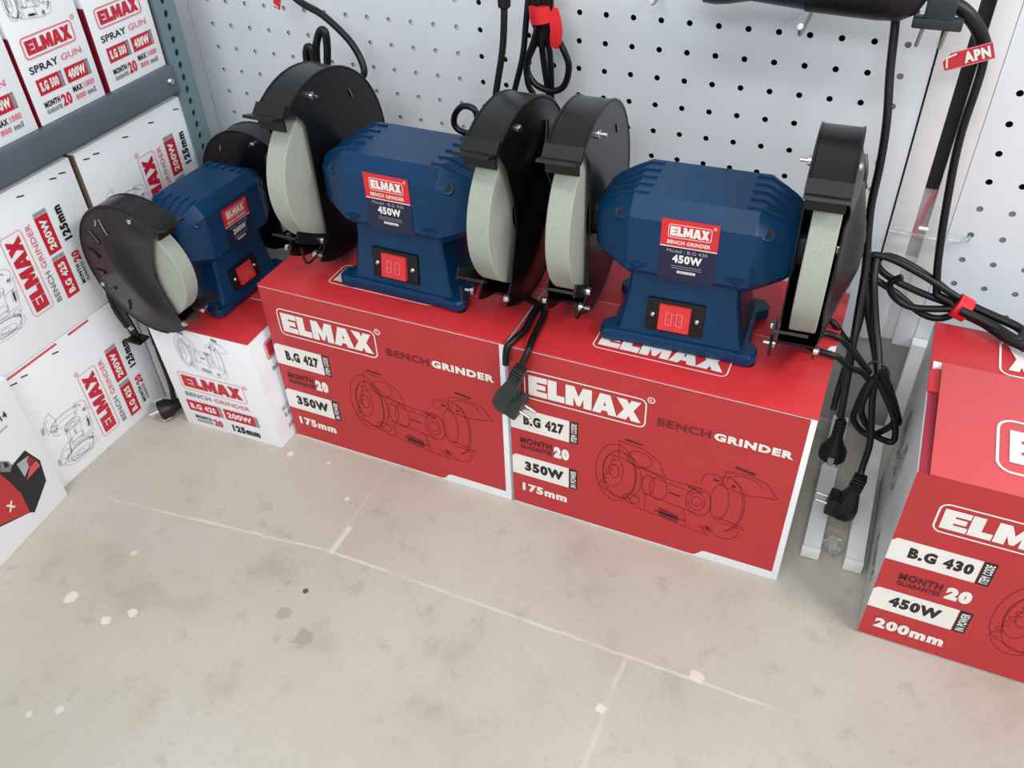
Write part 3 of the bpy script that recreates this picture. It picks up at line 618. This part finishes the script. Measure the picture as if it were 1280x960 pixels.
        pr = [(b0 * c - .010, b0 * q + .010), (b0 * c + .004, b0 * q - .004), (b0 * c + .026, b0 * q + .004), (b0 * c + .024, b0 * q + .0075), (b0 * c + .006, b0 * q + .002), (b0 * c - .006, b0 * q + .0135)]
        mb.loft([[F(x, f, z) for f, z in pr] for x in (-hw, hw)], 'blackp')
        mb.loft([[F(x, f, z) for f, z in ((b0 * c + .003, b0 * q - .004), (b0 * c + .001, b0 * q - .020), (b0 * c - .002, b0 * q - .020), (b0 * c - .001, b0 * q - .003))] for x in (-hw + .003, hw - .003)], 'blackp')
        mb.build('spark_deflector', gd, 20)
        # tool rest: an arm from the inner plate carrying a small ledge in front of the wheel
        mb = MB(); xi = -hw - .003; pt_ = [(.052, -.088), (.085, -.070), (.116, -.050)]
        mb.loft([[F(x, f + e * .004, z - e * .007) for x, e in ((xi - .0015, -1), (xi + .0015, -1), (xi + .0015, 1), (xi - .0015, 1))] for f, z in pt_], 'blackp')
        mb.loft([[F(x, f, z) for f, z in ((.110, -.056), (.120, -.050), (.1215, -.0525), (.1115, -.0585))] for x in (xi, .012)], 'blackp')
        mb.tube([F(xi - .002, .064, -.084), F(xi - .001, .090, -.098), F(xi, .108, -.096), F(xi, .112, -.070)], .0018, 'black', n=6)
        tr = mb.build('tool_rest', gd, 30)
        mb = MB(); mb.lathe([(0, .006), (.005, .005), (.006, 0), (0, 0)], 'chrome', Matrix.Translation(F(xi - .001, .066, -.082)) @ (RX @ Matrix.Rotation(math.pi, 4, 'X') if s > 0 else RX), 12); mb.build('screw', tr, 40)
    return t
G1 = make_grinder('blue 450W bench grinder on the middle red carton, its left guard topped by cord loops', (-.265, -.265, H), -1)
G2 = make_grinder('blue 450W bench grinder on the right red carton, one wheel seen edge on', (.134, -.245, H), 2.6, ws=(0, .004), oo=(.153, .143), dm=(.018, .030))
G3 = make_grinder('smaller blue bench grinder turned sideways on the small white carton at left', (-.640, -.283, .222), 87.8, .83, '200W', 'Model : B.G 425', .128, .099, -.008, 1.25, .003, (.174, .153))

# ------------------------------------------------------------------ cables, plugs, ties
def tubes(name, specs, parent=None, key='cable'):
    mb = MB()
    for r, closed, pts in specs: mb.tube(pts, r, key, closed=closed)
    o = mb.build(name, None, 60)
    if parent is not None:
        o.parent = parent; bpy.context.view_layer.update(); o.matrix_parent_inverse = parent.matrix_world.inverted()
    return o
def frame_to(p, d, up=(0, 0, 1)):
    """matrix at p whose -Z points along d"""
    z = -Vector(d).normalized(); x = Vector(up).cross(z)
    if x.length < 1e-3: x = Vector((1, 0, 0)).cross(z)
    x.normalize(); y = z.cross(x); m = Matrix((x, y, z)).transposed().to_4x4(); m.translation = p; return m
def plug_round(T, parent):                    # straight two pin plug, front towards -Z
    mb = MB(); mb.lathe([(.0055, .055), (.0065, .05), (.0085, .02), (.013, .006), (.0185, -.003), (.019, -.016), (.0165, -.0185), (0, -.0185)], 'blackp', T, 24)
    for k in range(5): mb.lathe([(.0062, .050 - .006 * k), (.0082, .0495 - .006 * k), (.0082, .047 - .006 * k), (.0062, .0465 - .006 * k)], 'blackp', T, 16)
    mb.box(-.004, .004, -.0195, -.0155, -.019, -.004, 'wire', T); mb.box(-.004, .004, .0155, .0195, -.019, -.004, 'wire', T)
    p = mb.build('plug', None, 35)
    mb = MB()
    for x in (-.0095, .0095): mb.lathe([(.0024, -.018), (.0024, -.035), (.001, -.0368), (0, -.0368)], 'chrome', T @ Matrix.Translation((x, 0, 0)), 12)
    pins = mb.build('pins', None, 35); pins.parent = p
    if parent is not None: p.parent = parent; bpy.context.view_layer.update(); p.matrix_parent_inverse = parent.matrix_world.inverted()
    return p
def plug_angled(T, parent, key='blackp'):     # cord sleeve along +Z, pins along +X
    mb = MB(); mb.loft([[(a * r, b * r * .8, z) for a, b in ((-1, -.6), (-.6, -1), (.6, -1), (1, -.6), (1, .6), (.6, 1), (-.6, 1), (-1, .6))] for r, z in ((.006, .060), (.0085, .030), (.0135, .012), (.0165, 0), (.0165, -.018), (.012, -.026))], key, T)
    for k in range(5): mb.box(-.0088, .0088, -.0072, .0072, .032 + .0055 * k, .035 + .0055 * k, key, T)
    mb.box(.010, .026, -.0145, .0145, -.021, .010, key, T, bev=.003)
    p = mb.build('plug', None, 35); mb = MB()
    for y in (-.0075, .0075): mb.lathe([(.0022, 0), (.0022, .018), (.001, .0195), (0, .0195)], 'chrome', T @ Matrix.Translation((.025, y, -.005)) @ Matrix.Rotation(math.pi / 2, 4, 'Y'), 12)
    pins = mb.build('pins', None, 35); pins.parent = p
    if parent is not None: p.parent = parent; bpy.context.view_layer.update(); p.matrix_parent_inverse = parent.matrix_world.inverted()
    return p
def axes(p, z, x):                            # matrix with given Z and approximate X directions
    z = Vector(z).normalized(); x = Vector(x); x = (x - z * x.dot(z)).normalized(); y = z.cross(x); m = Matrix((x, y, z)).transposed().to_4x4(); m.translation = p; return m
def band(name, p, axis, r, w, key, label, cat, squash=1.0, tail=None):
    T = frame_to(p, axis) @ Matrix.Diagonal((1, squash, 1, 1)); mb = MB()
    mb.lathe([(r, w / 2), (r + .0018, w / 2), (r + .0022, 0), (r + .0018, -w / 2), (r, -w / 2), (r - .0005, 0), (r, w / 2)], key, T, 24)
    if tail:
        rg = []; V = [Vector(q) for q in tail]
        for k, q in enumerate(V):
            d = (V[min(k + 1, len(V) - 1)] - V[max(k - 1, 0)]).normalized(); sd = d.cross(Vector((0, 1, 0))).normalized() * w * (.42 if k < len(V) - 1 else .25); nn = Vector((0, .001, 0)); rg.append([q + sd + nn, q - sd + nn, q - sd - nn, q + sd - nn])
        mb.loft(rg, key)
    return tag(mb.build(name, None, 40), label, cat)

tag(tubes('loose_cable', [(.0055, False, [(-.72, -.004, .96), (-.70, -.03, .80), (-.65, -.055, .705), (-.615, -.06, .671), (-.557, -.068, .632), (-.507, -.076, .615), (-.458, -.084, .581), (-.437, -.092, .545), (-.448, -.1, .522), (-.44, -.11, .48), (-.4, -.12, .42), (-.33, -.17, .4)])]), 'thick black cord curving down from the top left behind the middle grinder', 'cord')
tag(tubes('cord_coil', [(.006, False, [(-.505, -.135, .33), (-.498, -.13, .46), (-.496, -.13, .543), (-.491, -.13, .586), (-.479, -.13, .611), (-.470, -.13, .611), (-.471, -.13, .588), (-.478, -.13, .545), (-.477, -.133, .46), (-.474, -.135, .325)]),
     (.0055, False, [(-.515, -.14, .33), (-.510, -.138, .46), (-.507, -.137, .542), (-.507, -.137, .572), (-.503, -.137, .587), (-.496, -.137, .588), (-.494, -.137, .572), (-.495, -.137, .543), (-.492, -.14, .46), (-.490, -.142, .325)]),
     (.0055, True, [(-.526, -.13, .44), (-.531, -.13, .533), (-.526, -.13, .548), (-.516, -.13, .560), (-.506, -.13, .558), (-.505, -.13, .542), (-.510, -.13, .44)])]), 'upright loops of black cord behind the left guard of the middle grinder', 'cord')
t = tag(tubes('loose_cable', [(.0048, False, [(-.18, -.004, 1.0), (-.181, -.08, .85), (-.182, -.118, .74), (-.182, -.12, .707), (-.179, -.127, .675), (-.181, -.133, .62), (-.191, -.14, .558), (-.2, -.15, .48), (-.21, -.17, .42)])]), 'straight black cord hanging to the left of the bundle with the red tie', 'cord')
mb = MB(); T = frame_to((-.179, -.127, .675), (0, 0, -1)); mb.lathe([(.005, -.006), (.0085, -.003), (.009, .01), (.009, .05), (.004, .052)], 'blackp', T, 16); s_ = mb.build('strain_relief', t)
tag(tubes('cord_bundle', [(.0045, False, [(-.175, -.05, .68), (-.18, -.055, .628), (-.184, -.06, .584), (-.198, -.065, .528), (-.205, -.07, .489), (-.21, -.09, .43)]),
     (.0048, False, [(-.173, -.05, .675), (-.169, -.051, .633), (-.164, -.052, .612), (-.179, -.052, .577), (-.179, -.053, .557), (-.164, -.054, .541), (-.138, -.055, .537), (-.121, -.056, .548), (-.114, -.057, .574), (-.119, -.058, .593), (-.131, -.058, .615), (-.141, -.059, .638), (-.145, -.06, .68)]),
     (.005, False, [(-.163, -.045, .674), (-.161, -.046, .616), (-.156, -.047, .571), (-.149, -.048, .528), (-.146, -.049, .489), (-.143, -.05, .426), (-.14, -.05, .33)]),
     (.0045, False, [(-.138, -.06, .68), (-.146, -.058, .621), (-.143, -.056, .587), (-.142, -.054, .54), (-.144, -.052, .491), (-.146, -.05, .425)]),
     (.0042, False, [(-.156, -.066, .636), (-.165, -.066, .607), (-.176, -.066, .577), (-.174, -.066, .547), (-.166, -.063, .529), (-.158, -.06, .498)]),
     (.0075, False, [(-.160, -.004, 1.0), (-.163, -.05, .86), (-.165, -.056, .72), (-.160, -.056, .66), (-.157, -.055, .62), (-.155, -.055, .60)]), (.0075, False, [(-.149, -.004, 1.0), (-.147, -.045, .86), (-.149, -.052, .72), (-.151, -.054, .66), (-.151, -.055, .61)])]), 'hanging bundle of looped black cords gathered by a red tie against the wall', 'cord bundle')
band('cable_tie', (-.155, -.055, .6455), (.12, 0, -1), .0195, .021, 'velcro', 'red tie around the hanging black cords at the top centre', 'cable tie', .8, [(-.137, -.062, .652), (-.131, -.066, .640), (-.1285, -.068, .628), (-.1295, -.068, .615), (-.133, -.066, .603)])
tag(tubes('cord_loop', [(.0045, True, [(-.217, -.16, .54), (-.234, -.16, .542), (-.247, -.16, .529), (-.25, -.16, .513), (-.24, -.16, .504), (-.222, -.16, .505), (-.213, -.16, .525)])]), 'small round black cord loop behind the right guard of the middle grinder', 'cord')
# cord with a plug hanging over the front edge between the red cartons
t = tag(tubes('loose_cable', [(.0048, False, [(-.042, -.237, .321), (-.058, -.259, .321), (-.07, -.278, .321), (-.071, -.304, .321), (-.067, -.342, .321), (-.072, -.366, .320), (-.078, -.379, .312), (-.0805, -.380, .285)]),
     (.0048, False, [(-.095, -.271, .321), (-.071, -.281, .321), (-.058, -.294, .321), (-.053, -.325, .321), (-.049, -.358, .3205), (-.0465, -.3765, .3185), (-.0485, -.385, .309), (-.052, -.390, .298), (-.0545, -.391, .288)])]), 'black cord draped over the front edge where the two red cartons meet, plug hanging', 'cord')
plug_angled(axes((-.0735, -.3925, .2395), (.0245, .002, .068), (.9, -.1, -.45)), t, 'plug')
# right grinder's own cord: over the carton edge, tied in loops, plug above the floor bars
t = tubes('power_cord', [(.0045, False, [(.275, -.15, .335), (.295, -.168, .3225), (.316, -.178, .321), (.335, -.178, .299), (.356, -.182, .279), (.377, -.19, .259)]),
     (.0045, False, [(.27, -.2, .335), (.297, -.213, .3225), (.311, -.207, .322), (.329, -.205, .317), (.348, -.196, .294), (.377, -.19, .261)]),
     (.0045, False, [(.28, -.235, .3225), (.301, -.248, .322), (.317, -.25, .322), (.333, -.245, .315), (.349, -.222, .286), (.367, -.206, .271), (.383, -.2, .251)]),
     (.006, False, [(.348, -.09, .385), (.352, -.113, .358), (.367, -.135, .31), (.381, -.158, .275), (.389, -.18, .252)]),
     (.006, False, [(.34, -.12, .36), (.361, -.129, .304), (.379, -.138, .26), (.393, -.147, .227), (.414, -.156, .196), (.428, -.164, .176), (.432, -.173, .174), (.427, -.182, .193), (.412, -.191, .231), (.391, -.2, .275)]),
     (.0045, False, [(.385, -.19, .255), (.377, -.191, .235), (.373, -.192, .198), (.374, -.193, .176), (.39, -.194, .159), (.403, -.196, .16), (.418, -.197, .177), (.424, -.198, .198), (.405, -.199, .236), (.389, -.2, .26)]),
     (.0045, False, [(.383, -.21, .265), (.378, -.209, .221), (.384, -.207, .196), (.401, -.206, .172), (.419, -.205, .163), (.43, -.204, .163), (.431, -.203, .176), (.421, -.201, .206), (.393, -.2, .254)]),
     (.0046, False, [(.385, -.2, .266), (.389, -.209, .231), (.399, -.218, .183), (.402, -.227, .161), (.401, -.236, .133), (.401, -.245, .12)])], G2)
plug_angled(axes((.3945, -.25, .066), (.008, .003, .060), (-1, 0, .1)), t)
mb = MB(); mb.tube([(.372, -.18, .262), (.380, -.172, .268), (.396, -.172, .262), (.402, -.18, .254), (.396, -.190, .248), (.378, -.190, .252)], .0018, 'cable', closed=True); mb.tube([(.396, -.188, .254), (.404, -.192, .246), (.410, -.19, .250)], .0014, 'cable'); o = mb.build('twist_tie'); o.parent = t
# second hanging cord ending in a straight plug
t = tag(tubes('loose_cable', [(.0052, False, [(.275, -.004, 1.0), (.278, -.04, .86), (.284, -.047, .76), (.292, -.05, .716), (.3, -.066, .681), (.308, -.081, .626), (.318, -.096, .573), (.323, -.106, .523), (.325, -.115, .469), (.330, -.123, .432), (.338, -.138, .388), (.343, -.164, .336), (.347, -.186, .297), (.351, -.203, .250), (.355, -.22, .198)]),
     (.0045, False, [(.345, -.09, .378), (.341, -.112, .354), (.348, -.134, .304), (.346, -.156, .256), (.344, -.178, .21), (.344, -.2, .191)])]), 'long black cord hanging past the edge-on wheel to a straight plug between the cartons', 'cord')
plug_round(frame_to((.358, -.22, .140), (.003, 0, -1), (0, 1, 0)), t)
# power tool on two wall hooks at the top edge, with its cord, paper tag and the tied coil
t = thing('power_tool', 'dark teal and black handheld power tool lying across hooks at the top edge', 'power tool', (.2, -.09, .69))
def seg(name, secs, key, par=t):
    mb = MB(); mb.loft([[(x - .2, y0 + ry * math.cos(2 * math.pi * k / 20), zc + rz * math.sin(2 * math.pi * k / 20)) for k in range(20)] for x, y0, zc, ry, rz in secs], key); return mb.build(name, par, 40)
seg('nose', [(.050, 0, .040, .012, .012), (.052, 0, .036, .020, .030), (.060, 0, .035, .022, .033), (.078, 0, .035, .024, .034)], 'wire')
seg('housing', [(.077, 0, .034, .026, .035), (.092, 0, .034, .028, .036), (.108, 0, .034, .029, .034), (.135, 0, .036, .029, .030), (.20, 0, .034, .029, .033)], 'teal')
seg('handle', [(.199, 0, .034, .030, .0345), (.24, 0, .034, .031, .036), (.28, 0, .034, .030, .0375), (.305, 0, .035, .028, .037), (.320, 0, .037, .022, .031), (.327, 0, .039, .012, .020), (.329, 0, .039, .004, .008)], 'blackp')
cd_ = tubes('power_cord', [(.0085, False, [(.310, -.075, .725), (.318, -.07, .718), (.346, -.068, .708), (.37, -.065, .697), (.389, -.062, .679), (.403, -.06, .657)]),
     (.0052, False, [(.403, -.06, .659), (.406, -.064, .636), (.406, -.068, .608), (.405, -.071, .565), (.407, -.075, .525), (.412, -.079, .478), (.418, -.083, .429), (.426, -.086, .378), (.435, -.09, .34)])], t)
tubes('cord_coil', [(.0048, False, [(.469, -.095, .323), (.448, -.095, .307), (.422, -.095, .31), (.385, -.095, .334), (.349, -.095, .352), (.337, -.095, .368), (.340, -.095, .384), (.365, -.095, .385), (.407, -.095, .37), (.443, -.095, .353), (.464, -.095, .343)]),
     (.0048, False, [(.466, -.085, .333), (.43, -.086, .357), (.386, -.086, .378), (.359, -.087, .383), (.352, -.088, .369), (.371, -.089, .353), (.414, -.089, .338), (.468, -.09, .327)]),
     (.0048, False, [(.386, -.105, .366), (.375, -.104, .356), (.376, -.103, .342), (.387, -.102, .329), (.405, -.102, .321), (.429, -.101, .322), (.467, -.1, .331)]),
     (.006, False, [(.465, -.09, .337), (.502, -.101, .332), (.538, -.109, .326), (.546, -.121, .324), (.538, -.136, .324), (.508, -.12, .328), (.466, -.115, .338)]),
     (.0055, False, [(.435, -.09, .34), (.455, -.094, .334), (.469, -.1, .326), (.499, -.115, .324), (.528, -.138, .3225), (.574, -.163, .322)])], t)
band('cable_tie', (.469, -.098, .332), (.9, -.1, -.35), .0165, .019, 'velcro', 'red tie around the black cord coil above the large right carton', 'cable tie', .85)
# red paper tag reading APN on the tool's cord
def paper_tag(name, label, P0, u, v, w, h, txt):
    u = Vector(u).normalized(); v = Vector(v); v = (v - u * v.dot(u)).normalized(); n = u.cross(v); t = thing(name, label, 'tag', P0)
    mb = MB(); pl = [(0, 0), (w * .16, -h * .02), (w, h * .02), (w, h), (w * .2, h * .98), (0, h * .55)]
    mb.loft([[u * a + v * b + n * e for a, b in pl] for e in (0, .0006)], 'tag'); mb.build('paper', t, 0)
    P = Print(n * .0006, u, v); P.text(txt, w * .42, h * .16, w * .94, h * .84, 'pwhite', .06); P.line([(w * .06, h * .14), (w * .10, h * .75), (w * .3, h * .86)], h * .10, 'pwhite'); P.line([(w * .2, h * .97), (w, h * .985)], h * .06, 'ppink'); P.line([(w * .16, h * .0), (w, h * .03)], h * .06, 'ppink'); P.build('lettering', t); return t
paper_tag('cord_tag', 'red paper tag lettered APN wrapped on the cord at top right', (.3665, -.080, .6335), (.054, -.004, .024), (-.12, .0, 1), .053, .019, 'APN')
paper_tag('cord_tag', 'red paper tag on the cord at the top left of the wall', (-.5925, -.070, .6145), (.40, 0, 1), (-1, 0, .4), .050, .017, 'APN')
# flat plug hanging beside the tool
t = thing('hanging_plug', 'grey two-pin plug hanging pins down beside the power tool', 'plug', (.345, -.09, .687))
mb = MB(); mb.box(-.016, .016, -.008, .008, .006, .030, 'plug', bev=.003); mb.box(-.0265, .0265, -.009, .009, -.004, .008, 'plug', bev=.0025); mb.build('plug_body', t, 35)
mb = MB(); mb.tube([(.004, 0, .028), (.006, .004, .05), (.0, .02, .12), (-.005, .07, .24), (-.005, .086, .31)], .0048, 'cable'); mb.build('cord', t, 60)
for x in (-.013, .012):
    mb = MB(); mb.lathe([(.0023, -.003), (.0023, -.025), (.0012, -.0268), (0, -.0268)], 'wire', Matrix.Translation((x, 0, 0)) @ Matrix.Rotation(.12, 4, 'Y'), 12); mb.build('pin', t, 40)
# wall hooks
def hook(label, x, z, L, cat='hook', key='wire', r=.0025, up=.004, tip='pwhite', name='wall_hook'):
    t = thing(name, label, cat, (x, 0, z)); mb = MB(); mb.tube([(0, .010, .012), (0, .004, .006), (0, -.004, .0), (0, -L * .5, -.004), (0, -L * .9, -.004), (0, -L, up - .004)], r, key, n=8); mb.build('rod', t, 60)
    mb = MB(); mb.lathe([(0, .0045), (.0028, .004), (.0038, 0), (.0028, -.004), (0, -.0045)], tip, Matrix.Translation((0, -L, up - .004)) @ Matrix.Rotation(math.pi / 2, 4, 'X'), 12); mb.build('tip', t, 60)
hook('thin grey wire hook in the wall, left of the power tool', .0, .6729, .055)
hook('thin grey wire hook with white tip sticking out below the power tool', .2, .6845 - .0116, .125, up=.013)
mb = MB(); mb.tube([(.461, .012, .3925), (.460, .0, .386), (.452, -.012, .3835), (.40, -.030, .3905), (.356, -.034, .3935)], .0026, 'clear', n=8); mb.tube([(.404, -.03, .402), (.392, -.033, .4035)], .0028, 'pwhite', n=8)
tag(mb.build('clear_hook', None, 60), 'clear plastic price hook across the slot right of the edge-on wheel', 'hook')
# white floor bars between the cartons and a scrap of clear wrap
def bar(label, x, y0):
    t = thing('floor_bar', label, 'metal bar', (x, -.16, 0), 0, 'white metal bars on the floor'); mb = MB(); mb.box(-.0125, .0125, y0 + .16, .154, .002, .023, 'footw', bev=.002); mb.build('bar', t, 35)
    mb = MB(); mb.box(-.0131, .0131, y0 + .1585, y0 + .165, .0015, .0237, 'footw', bev=.002); mb.build('end_cap', t, 35)
bar('white metal bar on the floor, next to the right B.G 427 carton', .363, -.3125); bar('white metal bar on the floor, next to the large B.G 430 carton', .4225, -.3145)
mb = MB(); random.seed(3); bmx = bmesh.new(); bmesh.ops.create_icosphere(bmx, subdivisions=3, radius=.014)
for q in bmx.verts: q.co *= 1 + .22 * math.sin(q.co.x * 420 + 1) * math.sin(q.co.y * 380) ; q.co.z *= .8
mb.bm(bmx, 'clear', Matrix.Translation((.392, -.286, .0125))); tag(mb.build('plastic_wrap', None, 60), 'crumpled clear plastic between the ends of the two white floor bars', 'plastic wrap')
# left grinder: cord down the gap to a round plug, and a loose black bracket
t = tubes('power_cord', [(.0045, False, [(-.70, -.17, .262), (-.722, -.24, .235), (-.728, -.34, .222), (-.729, -.392, .20), (-.722, -.404, .15), (-.717, -.408, .09), (-.722, -.409, .04), (-.728, -.41, .026)])], G3)
plug_round(axes((-.734, -.414, .0215), (.6, .8, .12), (.5, -.5, .7)), t)
t = thing('tool_rest', 'black tool rest bracket hanging in the gap left of the small white carton', 'bracket', (-.757, -.408, .166)); mb = MB()
mb.loft([[(a, b, c) for a, b in ((-.010, -.0015), (.010, -.0015), (.010, .0015), (-.010, .0015))] for c in (0.0, .085)], 'black', Matrix.Rotation(-.22, 4, 'Y'))
mb.tube([(-.012, 0, .02), (-.024, .0, .05), (-.026, 0, .08), (-.012, 0, .10)], .005, 'black'); mb.box(-.014, .016, -.012, .012, -.004, .0, 'black'); mb.build('bracket', t, 35)
mb = MB(); mb.lathe([(0, .005), (.004, .004), (.0055, 0), (0, 0)], 'chrome', Matrix.Translation((0, -.002, .022)) @ Matrix.Rotation(math.pi / 2, 4, 'X'), 12); mb.build('screw', t, 40)
